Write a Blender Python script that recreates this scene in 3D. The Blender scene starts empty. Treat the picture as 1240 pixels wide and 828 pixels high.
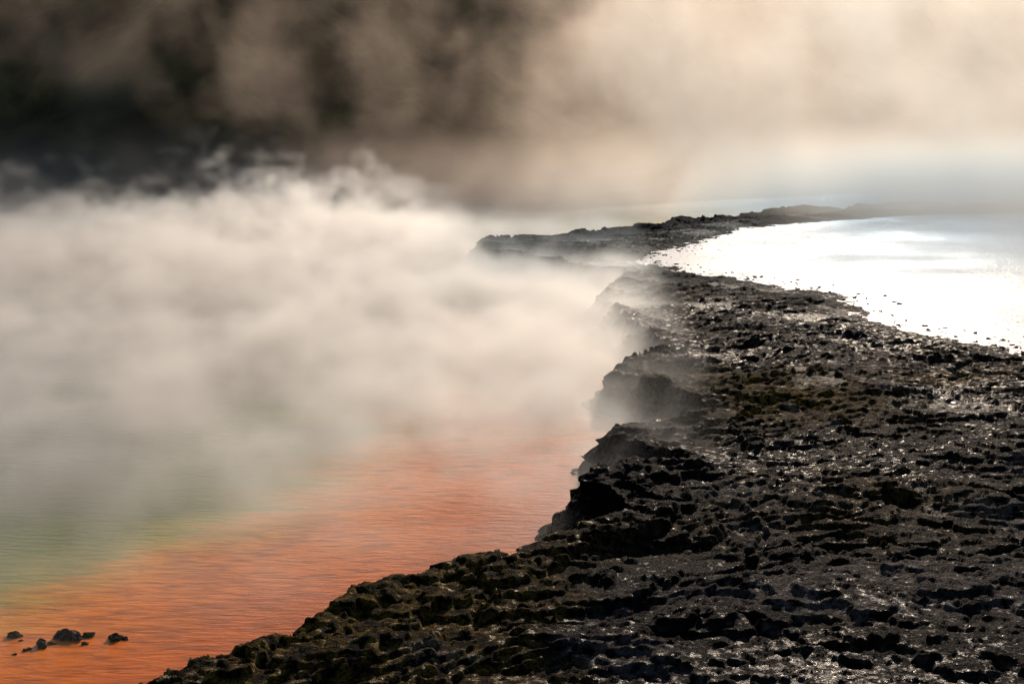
import bpy, math, time
import numpy as np
T0=time.time()
scene=bpy.context.scene
rng=np.random.default_rng(7)
f32=np.float32

# ------------------------------------------------------------------ noise
def hash2(ix,iy,seed):
    n=(ix.astype(np.int64)*374761393+iy.astype(np.int64)*668265263+seed*1442695041)&0xffffffff
    n=((n^(n>>13))*1274126177)&0xffffffff
    return ((n^(n>>16))&0xffff).astype(f32)/65535.0
def vnoise(x,y,seed=0):
    ix=np.floor(x);iy=np.floor(y);fx=(x-ix).astype(f32);fy=(y-iy).astype(f32)
    fx=fx*fx*fx*(fx*(fx*6-15)+10);fy=fy*fy*fy*(fy*(fy*6-15)+10)
    a=hash2(ix,iy,seed);b=hash2(ix+1,iy,seed);c=hash2(ix,iy+1,seed);d=hash2(ix+1,iy+1,seed)
    return (a+(b-a)*fx)*(1-fy)+(c+(d-c)*fx)*fy
def fbm(x,y,oct=4,seed=0,gain=.5):
    s=0;a=1;t=0
    for i in range(oct):
        c,sn=math.cos(i*.9+.4),math.sin(i*.9+.4)
        s=s+a*vnoise((x*c-y*sn)*(2.03**i)+i*17.3,(x*sn+y*c)*(2.03**i)-i*9.1,seed+i);t+=a;a*=gain
    return s/t*2-1
def ridged(x,y,oct=3,seed=0):
    s=0;a=1;t=0
    for i in range(oct):
        c,sn=math.cos(i*1.1+.6),math.sin(i*1.1+.6)
        s=s+a*(1-np.abs(vnoise((x*c-y*sn)*(2.1**i)+i*7.3,(x*sn+y*c)*(2.1**i)-i*3.1,seed+i)*2-1));t+=a;a*=.5
    return s/t
def sstep(a,b,x):
    t=np.clip((x-a)/(b-a),0,1);return t*t*(3-2*t)

# ------------------------------------------------------------------ shoreline survey (metres)
POOL=[(-3.3,1.0),(-3.0,4.0),(-2.5,5.8),(-2.0,6.68),(-1.80,7.05),(-1.64,7.3),(-1.40,7.6),(-1.04,7.95),(-.98,8.3),(-.72,8.72),(-.38,9.10),(-.12,9.22),
(-.02,8.9),(.05,9.05),(.22,9.5),(.45,9.75),(.78,9.95),(.92,10.3),(.55,10.9),(.90,11.35),(1.50,11.7),(1.12,12.14),(.86,12.75),
(1.22,13.35),(2.02,13.8),(1.78,14.5),(1.12,15.6),(1.43,16.52),(2.06,17.05),(1.75,18.81),(1.60,20.33),(1.28,22.1),(1.86,24.2),
(2.07,25.67),(1.92,26.33),(1.24,26.46),(.32,27.75),(-.50,30.0),(-.72,31.9),(.39,32.8),(2.0,34.0),(2.92,35.5),(4.74,38.2),(6.55,39.8),
(8.5,42.2),(11.9,43.8),(16.3,44.8),(42,47)]
LAG=[(42,43.5),(15,41.7),(11.2,40.4),(8.74,38.6),(7.4,37.5),(5.87,36.1),(5.2,34.5),(4.37,32.7),(3.83,31.3),(2.99,30.2),(2.42,28.07),(2.85,27.2),
(3.86,25.4),(4.67,24.2),(5.2,23.4),(5.44,22.1),(5.26,20.35),(5.41,19.17),(5.87,18.47),(6.18,17.8),(6.5,17.0),(8,15),(14,12.5),(42,10)]
def dist_line(x,y,P):
    d=np.full(x.shape,1e9,f32)
    for (ax,ay),(bx,by) in zip(P[:-1],P[1:]):
        vx,vy=bx-ax,by-ay;L=vx*vx+vy*vy
        t=np.clip(((x-ax)*vx+(y-ay)*vy)/L,0,1)
        dx=x-(ax+t*vx);dy=y-(ay+t*vy)
        np.minimum(d,dx*dx+dy*dy,out=d)
    return np.sqrt(d)
def inside(x,y,P):
    r=np.zeros(x.shape,bool)
    for (ax,ay),(bx,by) in zip(P,P[1:]+P[:1]):
        if ay==by: continue
        c=((ay>y)!=(by>y))&(x<(bx-ax)*(y-ay)/(by-ay)+ax)
        r^=c
    return r
LAND=POOL+LAG+[(42,1.0)]

def grid_mesh(name,X,Y,Z,mat,attrs=None,smooth=True):
    ny,nx=X.shape
    co=np.stack([X,Y,Z],-1).reshape(-1,3).astype(f32)
    i=np.arange(ny*nx,dtype=np.int32).reshape(ny,nx)
    q=np.stack([i[:-1,:-1],i[:-1,1:],i[1:,1:],i[1:,:-1]],-1).reshape(-1,4)
    me=bpy.data.meshes.new(name)
    me.vertices.add(len(co));me.vertices.foreach_set('co',co.ravel())
    me.loops.add(q.size);me.loops.foreach_set('vertex_index',q.ravel())
    me.polygons.add(len(q));me.polygons.foreach_set('loop_start',np.arange(0,q.size,4,dtype=np.int32))
    me.polygons.foreach_set('use_smooth',np.full(len(q),smooth))
    me.update(calc_edges=True)
    for k,v in (attrs or {}).items():
        a=me.attributes.new(k,'FLOAT','POINT');a.data.foreach_set('value',v.ravel().astype(f32))
    me.materials.append(mat)
    ob=bpy.data.objects.new(name,me);scene.collection.objects.link(ob)
    return ob

# ------------------------------------------------------------------ node helper
class NT:
    def __init__(s,tree): s.t=tree
    def n(s,typ,ins=None,**kw):
        nd=s.t.nodes.new(typ)
        for k,v in kw.items(): setattr(nd,k,v)
        for k,v in (ins or {}).items():
            sock=nd.inputs[k]
            if isinstance(v,bpy.types.NodeSocket): s.t.links.new(v,sock)
            else: sock.default_value=v
        return nd
    def m(s,op,a,b=0.0,c=None,clamp=False):
        ins={0:a,1:b}
        if c is not None: ins[2]=c
        nd=s.n('ShaderNodeMath',ins,operation=op);nd.use_clamp=clamp
        return nd.outputs[0]
    def ramp(s,fac,stops):
        nd=s.n('ShaderNodeValToRGB',{'Fac':fac});e=nd.color_ramp.elements
        while len(e)<len(stops): e.new(0.5)
        for el,(p,c) in zip(e,stops):
            el.position=p;el.color=(c if len(c)==4 else (*c,1))
        return nd.outputs[0]
    def mr(s,v,a,b,c=0.0,d=1.0,smooth=True):
        nd=s.n('ShaderNodeMapRange',{'Value':v,'From Min':a,'From Max':b,'To Min':c,'To Max':d})
        nd.interpolation_type='SMOOTHSTEP' if smooth else 'LINEAR'
        return nd.outputs[0]
    def noise(s,vec,scale,detail=4,rough=.5,dist=0.0):
        return s.n('ShaderNodeTexNoise',{'Vector':vec,'Scale':scale,'Detail':float(detail),'Roughness':rough,'Distortion':dist})
    def mix(s,f,a,b):
        nd=s.n('ShaderNodeMix',data_type='RGBA')
        for k,v in ((0,f),(6,a),(7,b)):
            if isinstance(v,bpy.types.NodeSocket): s.t.links.new(v,nd.inputs[k])
            else: nd.inputs[k].default_value=v if k==0 else (*v,1)
        return nd.outputs[2]
def new_mat(name):
    m=bpy.data.materials.new(name);m.use_nodes=True;m.node_tree.nodes.clear()
    return m,NT(m.node_tree)

# ------------------------------------------------------------------ rock material
def rock_material():
    m,N=new_mat('wet_sinter_rock')
    g=N.n('ShaderNodeNewGeometry');P=g.outputs['Position']
    wet=N.n('ShaderNodeAttribute',attribute_name='wet').outputs['Fac']
    moss=N.n('ShaderNodeAttribute',attribute_name='moss').outputs['Fac']
    pale=N.n('ShaderNodeAttribute',attribute_name='pale').outputs['Fac']
    tone=N.n('ShaderNodeAttribute',attribute_name='tone').outputs['Fac']
    n2=N.noise(P,14,5,.65).outputs[0];n3=N.noise(P,80,3,.6).outputs[0]
    base=N.ramp(N.m('ADD',n2,N.m('MULTIPLY',tone,.10)),[(.3,(.0025,.0022,.0024)),(.5,(.006,.0052,.0054)),(.62,(.014,.011,.010)),(.82,(.05,.036,.028))])
    moss_sheen=N.ramp(n3,[(.35,(.035,.021,.002)),(.55,(.17,.104,.012)),(.75,(.45,.29,.03))])  # moss tones, brightened to carry a golden sheen in the colour
    palec=N.ramp(n3,[(.3,(.03,.026,.026)),(.7,(.18,.155,.15))])  # pale grey paints the sheen of wet puddles into the rock colour
    mf=N.m('MULTIPLY',moss,N.mr(n2,.42,.62))
    col=N.mix(mf,base,moss_sheen)
    pf=N.m('MULTIPLY',pale,N.mr(n2,.40,.55))
    col=N.mix(pf,col,palec)
    damp=N.mr(N.m('ADD',n2,N.m('MULTIPLY',tone,.12)),.54,.66)
    rough=N.m('ADD',N.mr(n3,.35,.65,.6,.9),N.m('MULTIPLY',moss,.12))
    rough=N.m('SUBTRACT',rough,N.m('MULTIPLY',damp,.38))
    rough=N.m('SUBTRACT',rough,N.m('MULTIPLY',wet,.2),clamp=True)
    spec=N.m('ADD',.018,N.m('MULTIPLY',damp,.13))
    hgt=N.m('ADD',N.m('MULTIPLY',n2,.5),N.m('MULTIPLY',n3,.5))
    bs=N.m('SUBTRACT',1.0,N.m('MULTIPLY',wet,.2))
    bump=N.n('ShaderNodeBump',{'Height':hgt,'Strength':bs,'Distance':.08})
    b=N.n('ShaderNodeBsdfPrincipled',{'Base Color':col,'Roughness':rough,'Normal':bump.outputs[0],'Specular IOR Level':spec})
    N.n('ShaderNodeOutputMaterial',{'Surface':b.outputs[0]})
    return m
rock=rock_material()
WZ=-.33
# ------------------------------------------------------------------ ledge terrain
ny,nx=1400,1050
v=np.linspace(0,1,ny)[:,None];u=np.linspace(0,1,nx)[None,:]
Y=(3.0*(52/3.0)**v)*np.ones((1,nx));X=-3.6+u*(0.55*Y+3+3.6)
X=X.astype(f32);Y=Y.astype(f32)
wx=X+.10*fbm(X*1.3,Y*1.3,3,11)+.07*fbm(X*5,Y*5,3,12);wy=Y+.10*fbm(X*1.3,Y*1.3,3,21)+.07*fbm(X*5,Y*5,3,22)
dp=dist_line(wx,wy,POOL);ins=inside(wx,wy,LAND)
lx=X+.35*fbm(X*.9,Y*.9,4,13);ly=Y+.35*fbm(X*.9,Y*.9,4,23)
dl=dist_line(wx,wy,LAG);dl2=np.where(ins,dist_line(lx,ly,LAG),dl)
pool_side=dp<dl
n_low=fbm(X*.55,Y*.55,3,31);n_mid=fbm(X*2.2,Y*2.2,4,41);n_fine=fbm(X*9,Y*9,4,51,.6)
rg=ridged(X*1.6+.6*n_mid,Y*2.6+.3*n_low,4,61);rg2=ridged(X*9,Y*13,3,71)
crack=ridged(X*.8+.25*n_mid,Y*1.1+.25*n_mid,1,75)
# stacked sinter plates with crisp lips
def plates(p):
    fl=np.floor(p);return fl+sstep(.82,1.0,p-fl)
pl=plates((fbm(X*1.0,Y*1.5,5,171,.5)*.5+.5)*9+.10*n_fine)/9
pl2=plates((fbm(X*2.2,Y*3.0,3,181,.5)*.5+.5)*6+.12*n_fine)/6
top=.05*n_low+.24*(pl-.5)+.07*(pl2-.5)+.008*n_mid+.008*n_fine+.02*(rg-.6)+.007*(rg2-.6)+.010*fbm(X*28,Y*28,2,81)
top=top-.04*sstep(.94,.99,crack)
q=dp+.35*n_mid+.3*n_low+.06*n_fine
terr=0
act=sstep(-.35,.25,fbm(X*.7,Y*.7,2,77))
for t,hh in ((.22,.06),(.55,.06),(.95,.05),(1.5,.03)):
    terr=terr+hh*(.3*np.exp(-((q-t+.03)/.06)**2)*act-sstep(t,t+.08-.05*act,q)*.7)
rim_up=.03*np.exp(-(np.clip(dp,0,9)/.25)**2)
top=top+terr+.08+rim_up+.15*sstep(.3,1.9,dp)
pan=sstep(.34,.48,fbm(X*.8+3,Y*.9,3,91)+.22*n_fine+.25*n_mid)*sstep(.7,1.1,dp)
top=top*(1-.4*pan)+(.02+.015*n_fine)*pan*.4
low=-.03+.035*n_fine+.03*n_mid+.02*sstep(.1,.5,dl2)
top=top*sstep(0,1.0,dl2)+low*(1-sstep(0,1.0,dl2))
top=np.where(dl>.33,np.maximum(top,-.03+.012*(1+n_fine)+.02*(pl2-.5)),top)
o=dp+.05*n_fine+.06*n_mid
cl=-.07*sstep(0,.03,o)-.06*sstep(.05,.08,o)-.10*sstep(.11,.15,o)-.10*sstep(.19,.23,o)-.4*sstep(.27,.45,o)
edge_top=.09+.03*n_fine+.05*n_low+.16*(pl-.5)+.02*n_mid
Zc=edge_top+cl*1.2
Zl=-.05-.12*sstep(0,1.2,dl)+.06*n_fine*(1-sstep(0,1.0,dl))+.04*n_mid*(1-sstep(0,1.4,dl))
Z=np.where(ins,top,np.where(pool_side,Zc,Zl))
cm=(~ins)&pool_side
k=np.where(cm,sstep(.0,.05,dp)*sstep(.6,.3,dp),0)
sh_=.14*(vnoise(Z*16+3*n_low,Y*1.7+X*1.3,131)-.45)+.05*fbm(Z*40,Y*6,2,133)
X2=X-k*sh_;Y2=Y-k*sh_*.6
edge_moss_sheen=.9*sstep(.8,-.4,X)*sstep(11,9.5,Y)  # near-left lobe: mossy brown plus its painted gold sheen
moss=sstep(-.1,.5,fbm(X*.9,Y*.9,3,101)+edge_moss_sheen-.15)
def blob(cx,cy,rx,ry): return np.exp(-((X-cx)/rx)**2-((Y-cy)/ry)**2)
moss=np.clip(moss*(.35+.4*edge_moss_sheen)+1.3*blob(2.8,14.6,.9,1.3)+1.5*blob(5.0,15.6,.6,.6),0,1)
pale=np.clip(sstep(.2,.45,fbm(X*1.1+9,Y*1.3,4,111)+.25*n_fine)*.6*sstep(.5,.9,dp)+.3*pan,0,1)*sstep(25,19,Y)
wet=np.clip(pan+.5*sstep(.4,0,dl),0,1)
tone=fbm(X*.6+5,Y*.6,4,141)-.6*sstep(20,27,Y)
ledge=grid_mesh('rock_ledge',X2,Y2,Z,rock,{'wet':wet,'moss':moss,'pale':pale,'tone':tone})

# ------------------------------------------------------------------ pool water
def pool_material():
    m,N=new_mat('mineral_pool_water')
    g=N.n('ShaderNodeNewGeometry');P=g.outputs['Position']
    d=N.n('ShaderNodeAttribute',attribute_name='shore').outputs['Fac']
    mp=N.n('ShaderNodeMapping',{'Vector':P,'Scale':(.8,2.6,1),'Rotation':(0,0,.25)}).outputs[0]
    n1=N.noise(mp,1.2,5,.6,.6).outputs[0];n2=N.noise(mp,5,4,.6,.4).outputs[0]
    nb=N.noise(P,.9,4,.6,.8).outputs[0]
    dd=N.m('ADD',d,N.m('MULTIPLY',N.m('SUBTRACT',n1,.5),1.3))
    dd=N.m('DIVIDE',dd,10.0)
    c=N.ramp(dd,[(0,(.28,.042,.002)),(.10,(.62,.130,.002)),(.20,(.70,.18,.003)),(.25,(.62,.25,.012)),(.285,(.30,.24,.03)),(.34,(.16,.18,.045)),(.55,(.10,.125,.075)),(1,(.09,.10,.08))])
    dk=N.m('MAXIMUM',N.mr(n2,.4,.7,0,.6),N.mr(nb,.5,.72,0,.5))
    c2=N.mix(dk,c,(.20,.05,.004))
    c=N.mix(N.mr(d,2.2,3.2),c2,c)
    w=N.noise(mp,7,4,.6).outputs[0]
    bump=N.n('ShaderNodeBump',{'Height':w,'Strength':.4,'Distance':.03})
    b=N.n('ShaderNodeBsdfPrincipled',{'Base Color':c,'Roughness':.24,'IOR':1.33,'Normal':bump.outputs[0],'Specular IOR Level':.2})
    N.n('ShaderNodeOutputMaterial',{'Surface':b.outputs[0]})
    return m
gx=np.linspace(-45,60,420);gy=np.linspace(1,62,420)
PX,PY=np.meshgrid(gx,gy);PX=PX.astype(f32);PY=PY.astype(f32)
sh=dist_line(PX,PY,POOL)
grid_mesh('hot_spring_pool',PX,PY,np.full(PX.shape,WZ,f32),pool_material(),{'shore':sh})

# ------------------------------------------------------------------ lagoon water (right)
def lagoon_material():
    m,N=new_mat('lagoon_water')
    P=N.n('ShaderNodeNewGeometry').outputs['Position']
    mp=N.n('ShaderNodeMapping',{'Vector':P,'Scale':(1,1.6,1)}).outputs[0]
    w=N.noise(mp,9,4,.6).outputs[0]
    patch=N.noise(P,.35,3,.55).outputs[0]
    bump=N.n('ShaderNodeBump',{'Height':w,'Strength':N.mr(patch,.35,.65,.45,.9),'Distance':.05})
    b=N.n('ShaderNodeBsdfPrincipled',{'Base Color':(.46,.40,.42,1),'Roughness':.18,'IOR':1.33,'Normal':bump.outputs[0],'Specular IOR Level':.14})
    N.n('ShaderNodeOutputMaterial',{'Surface':b.outputs[0]})
    return m
def poly_mesh(name,pts,z,mat):
    me=bpy.data.meshes.new(name);me.from_pydata([(x,y,z) for x,y in pts],[],[list(range(len(pts)))]);me.update()
    me.materials.append(mat);ob=bpy.data.objects.new(name,me);scene.collection.objects.link(ob);return ob
poly_mesh('lagoon_water',[(2.0,28.4),(2.2,27.0),(3.2,25.0),(4.1,23.6),(4.7,21.8),(4.6,19.5),(4.9,17.8),(5.5,16.3),(7.5,14),(14,11.5),(42,9),(42,45),(16,42.6),(10.5,41.3),(7.8,39.2),(5.6,37.6),(4.5,35.6),(3.8,33.6),(3.0,32),(2.3,31),(1.8,29.5)],-.035,lagoon_material())

# ------------------------------------------------------------------ small rocks
import mathutils,bmesh
from mathutils import noise as mnoise
def stone_cloud(name,items,mat):
    vs=[];fs=[]
    bm0=bmesh.new();bmesh.ops.create_icosphere(bm0,subdivisions=3,radius=1)
    bv=[v.co.copy() for v in bm0.verts];bf=[[v.index for v in f.verts] for f in bm0.faces];bm0.free()
    for (x,y,z,r,seed) in items:
        o=len(vs);a=seed*1.7;sx=1+.5*math.sin(seed*3.1);sy=1+.3*math.cos(seed*5.3)
        for c in bv:
            k=1+.7*mnoise.noise(c*1.3+mathutils.Vector((seed*3.7,seed,0)))+.35*mnoise.noise(c*3.2+mathutils.Vector((seed,0,seed)))
            px,py,pz=c.x*k*sx*r,c.y*k*sy*r,c.z*k*r*.6
            vs.append((x+px*math.cos(a)-py*math.sin(a),y+px*math.sin(a)+py*math.cos(a),z+pz))
        fs+=[[o+i for i in f] for f in bf]
    me=bpy.data.meshes.new(name);me.from_pydata(vs,[],fs);me.update();me.materials.append(mat)
    ob=bpy.data.objects.new(name,me);scene.collection.objects.link(ob);return ob
stone_cloud('pool_rocks',[(a,b,c+.065,r,s) for a,b,c,r,s in [(-3.18,8.66,-.39,.035,1),(-3.11,8.58,-.4,.018,2),(-2.95,8.50,-.39,.05,3),(-3.02,8.42,-.4,.03,4),(-2.85,8.64,-.39,.06,5),(-2.79,8.62,-.385,.05,6),(-2.70,8.66,-.39,.03,7),(-2.52,8.6,-.39,.045,8),(-2.46,8.61,-.4,.03,9),(-2.69,8.52,-.4,.03,10),(-3.07,8.35,-.4,.02,12),(-2.90,8.53,-.4,.025,13)]],rock)
items=[]
LG=LAG[8:22]
for i in range(420):
    k_=rng.integers(0,len(LG)-1);t=rng.random()
    ax,ay=LG[k_];bx,by=LG[k_+1]
    off=abs(rng.normal(0,.45))-.1
    nxn,nyn=(by-ay),-(bx-ax);L=math.hypot(nxn,nyn)
    x=ax+(bx-ax)*t-nxn/L*off;y=ay+(by-ay)*t-nyn/L*off
    items.append((x,y,-.035,.009+.026*rng.random()**3,float(rng.random()*50)))
stone_cloud('shoreline_pebbles',items,rock)

# ------------------------------------------------------------------ ground + hill
def ground_mat():
    m,N=new_mat('scrub_ground')
    P=N.n('ShaderNodeNewGeometry').outputs['Position']
    a=N.noise(P,.6,6,.65).outputs[0]
    c=N.ramp(a,[(.3,(.012,.011,.007)),(.55,(.045,.04,.012)),(.75,(.09,.075,.02))])
    b=N.n('ShaderNodeBsdfPrincipled',{'Base Color':c,'Roughness':.95,'Specular IOR Level':.05})
    N.n('ShaderNodeOutputMaterial',{'Surface':b.outputs[0]})
    return m
gm=ground_mat()
s=np.linspace(-1,1,60);GX,GY=np.meshgrid(1500*s**3,1500*s**3)
grid_mesh('ground',GX,GY,np.full(GX.shape,-1.3),gm)
hx=np.linspace(-130,150,420);hy=np.linspace(44,190,260)
HX,HY=np.meshgrid(hx,hy)
foot=48+.0*HX+np.clip((HX+5)*.55,-4,40)+5*fbm(HX*.05,HX*0+3,2,5)
tall=1-.2*sstep(0,30,HX)
HH=-1.4+tall*(18*sstep(0,34,HY-foot)+6*sstep(20,90,HY-foot))
rr=sstep(0,8,HY-foot)
HH=HH+rr*(2.0*fbm(HX*.12,HY*.12,4,6)+1.6*ridged(HX*.35,HY*.35,3,8))
grid_mesh('wooded_hill',HX,HY,HH,gm)

# ------------------------------------------------------------------ steam volumes
def steam_mat(name,col,aniso,mult,step):
    m,N=new_mat(name)
    a=N.n('ShaderNodeAttribute',attribute_name='density').outputs['Fac']
    v=N.n('ShaderNodeVolumeScatter',{'Color':(*col,1),'Density':N.m('MULTIPLY',a,mult),'Anisotropy':aniso})
    N.n('ShaderNodeOutputMaterial',{'Volume':v.outputs[0]})
    m.cycles.volume_step_rate=step
    return m
def steam(name,mn,mx,res,fieldfn,mat):
    tr=bpy.data.node_groups.new(name+'_field','GeometryNodeTree')
    tr.interface.new_socket('Geometry',in_out='OUTPUT',socket_type='NodeSocketGeometry')
    N=NT(tr)
    P=N.n('GeometryNodeInputPosition').outputs[0]
    dens=fieldfn(N,P)
    vc=N.n('GeometryNodeVolumeCube',{'Density':dens,'Background':0.0,'Min':mn,'Max':mx,'Resolution X':res[0],'Resolution Y':res[1],'Resolution Z':res[2]})
    sm=N.n('GeometryNodeSetMaterial',{'Geometry':vc.outputs[0],'Material':mat})
    o=N.n('NodeGroupOutput');tr.links.new(sm.outputs[0],o.inputs[0])
    vol=bpy.data.volumes.new(name);vol.materials.append(mat)
    ob=bpy.data.objects.new(name,vol);scene.collection.objects.link(ob)
    md=ob.modifiers.new('steam','NODES');md.node_group=tr
    return ob
def warp(N,P,scale,amt,zs):
    sc=N.n('ShaderNodeVectorMath',{0:P,1:(1,1,zs)},operation='MULTIPLY').outputs[0]
    w=N.noise(sc,scale,3).outputs['Color']
    w=N.n('ShaderNodeVectorMath',{0:w,1:(.5,.5,.5)},operation='SUBTRACT').outputs[0]
    w=N.n('ShaderNodeVectorMath',{0:w,'Scale':amt},operation='SCALE').outputs[0]
    return N.n('ShaderNodeVectorMath',{0:sc,1:w},operation='ADD').outputs[0]
def low_field(N,P):
    sp=N.n('ShaderNodeSeparateXYZ',{0:P});x,y,z=sp.outputs
    W=warp(N,P,.5,2.0,1.3)
    n=N.noise(W,.9,6,.68).outputs[0]
    big=N.noise(P,.22,2,.5).outputs[0]
    H=N.m('MULTIPLY',N.mr(y,8,24,.55,1.5,False),N.mr(big,.3,.7,.45,1.4,False))
    H=N.m('MULTIPLY',H,N.mr(N.m('SUBTRACT',x,N.m('MULTIPLY',N.m('SUBTRACT',y,20),.05)),-3.5,.5,1,.45))
    zf=N.m('DIVIDE',N.m('ADD',z,.35),H)
    d=N.m('SUBTRACT',N.m('MULTIPLY',n,4.5),N.m('ADD',1.56,N.m('MULTIPLY',zf,.95)))
    d=N.m('MAXIMUM',d,0.0)
    skin=N.m('MULTIPLY',N.mr(z,-.35,.4,1,0),N.mr(n,.36,.62,.1,1.6))
    skin=N.m('MULTIPLY',skin,N.mr(x,-5,1,.22,1.3))
    d=N.m('ADD',d,N.m('MULTIPLY',skin,N.mr(y,10.5,20,0,1)))
    d=N.m('MULTIPLY',d,N.mr(N.m('SUBTRACT',y,N.m('MULTIPLY',N.m('MAXIMUM',N.m('ADD',x,2.5),-2.5),.65)),7.2,13.0,.015,1.0))
    d=N.m('MULTIPLY',d,N.mr(N.m('ADD',x,N.m('MULTIPLY',y,.18)),-6,2,.42,1.4))
    lim=N.m('ADD',N.m('MULTIPLY',y,.055),.58)
    d=N.m('MULTIPLY',d,N.mr(N.m('SUBTRACT',x,lim),-.2,.9,1,0))
    sx_=N.mr(x,-3.0,-.8,0,1);sy_=N.mr(y,26.5,29,0,1)
    d=N.m('MULTIPLY',d,N.m('SUBTRACT',1.0,N.m('MULTIPLY',N.m('MULTIPLY',sx_,sy_),.85)))
    for a,b,c,lo,hi in ((x,-21,-17,0,1),(z,3.0,4.2,1,0),(y,37,41.5,1,0)):
        d=N.m('MULTIPLY',d,N.mr(a,b,c,lo,hi))
    return d
def high_field(N,P):
    sp=N.n('ShaderNodeSeparateXYZ',{0:P});x,y,z=sp.outputs
    W=warp(N,P,.2,5.0,.85)
    n=N.noise(W,.34,6,.68).outputs[0]
    side=N.mr(N.m('SUBTRACT',x,N.m('MULTIPLY',y,.02)),-6,9,0,1)
    thr=N.m('SUBTRACT',2.36,N.m('MULTIPLY',side,.90))
    d=N.m('MAXIMUM',N.m('SUBTRACT',N.m('MULTIPLY',n,4.6),thr),0.0)
    d=N.m('MULTIPLY',d,N.mr(side,0,.8,.42,1.0))
    d=N.m('MULTIPLY',d,N.m('MULTIPLY',N.mr(y,37,43,0,1),N.mr(y,47,53,1,0)))
    zz=N.m('ADD',z,N.m('MULTIPLY',N.m('SUBTRACT',n,.5),5.0))
    lowm=N.m('MULTIPLY',N.mr(zz,-.6,2.4,1,0),N.mr(N.m('SUBTRACT',x,N.m('MULTIPLY',y,.05)),3.5,10.0,0,1.0))
    lowm=N.m('MULTIPLY',lowm,N.m('ADD',N.mr(y,22,32,0,1.1),N.mr(y,32,41,0,2.4)))
    far=N.m('MULTIPLY',N.mr(zz,-1.0,2.6,1,0),N.mr(y,42,46,0,1.4))
    d=N.m('ADD',d,N.m('MULTIPLY',N.m('ADD',lowm,far),N.mr(n,.35,.6,.4,1.5)))
    for a,b,c,lo,hi in ((x,-34,-28,0,1),(z,6.8,9.5,1,0),(y,49,55,1,0),(x,34,40,1,0)):
        d=N.m('MULTIPLY',d,N.mr(a,b,c,lo,hi))
    return d
steam('pool_steam',(-22,7,-.35),(5,42,4.3),(180,230,36),low_field,steam_mat('pool_steam',(.92,.968,1.0),.65,.8,8))  # bluish scatter colour paints in cool skylight, offsetting the warm sun
steam('rising_steam',(-35,20,-.35),(42,55,10),(250,125,40),high_field,steam_mat('rising_steam',(1.0,.84,.72),.56,.125,7))  # peach scatter colour paints warm sunlight into the steam

# ------------------------------------------------------------------ light, sky, camera
EL,AZ=22,14   # sun ahead of the viewer, slightly right
w=bpy.data.worlds.new('World');scene.world=w;w.use_nodes=True
nt=w.node_tree;bg=nt.nodes['Background'];sky=nt.nodes.new('ShaderNodeTexSky');sky.sky_type='NISHITA';sky.sun_disc=False
sky.sun_elevation=math.radians(EL);sky.sun_rotation=math.radians(AZ)
nt.links.new(sky.outputs[0],bg.inputs[0]);bg.inputs[1].default_value=.09
sl=bpy.data.lights.new('sun','SUN');sl.energy=5;sl.angle=math.radians(.5);sl.color=(1,.82,.65)
so=bpy.data.objects.new('sun',sl);scene.collection.objects.link(so)
d=mathutils.Vector((math.sin(math.radians(AZ))*math.cos(math.radians(EL)),math.cos(math.radians(AZ))*math.cos(math.radians(EL)),math.sin(math.radians(EL))))
so.rotation_euler=d.to_track_quat('Z','Y').to_euler()
cam=bpy.data.cameras.new('camera');cam.lens=50;cam.sensor_width=36;cam.clip_end=4000
co=bpy.data.objects.new('camera',cam);scene.collection.objects.link(co);co.location=(0,0,3);co.rotation_euler=(math.radians(90-9.36),0,0)
scene.camera=co
scene.view_settings.view_transform='Standard';scene.view_settings.look='None';scene.view_settings.exposure=0
print('script',time.time()-T0)
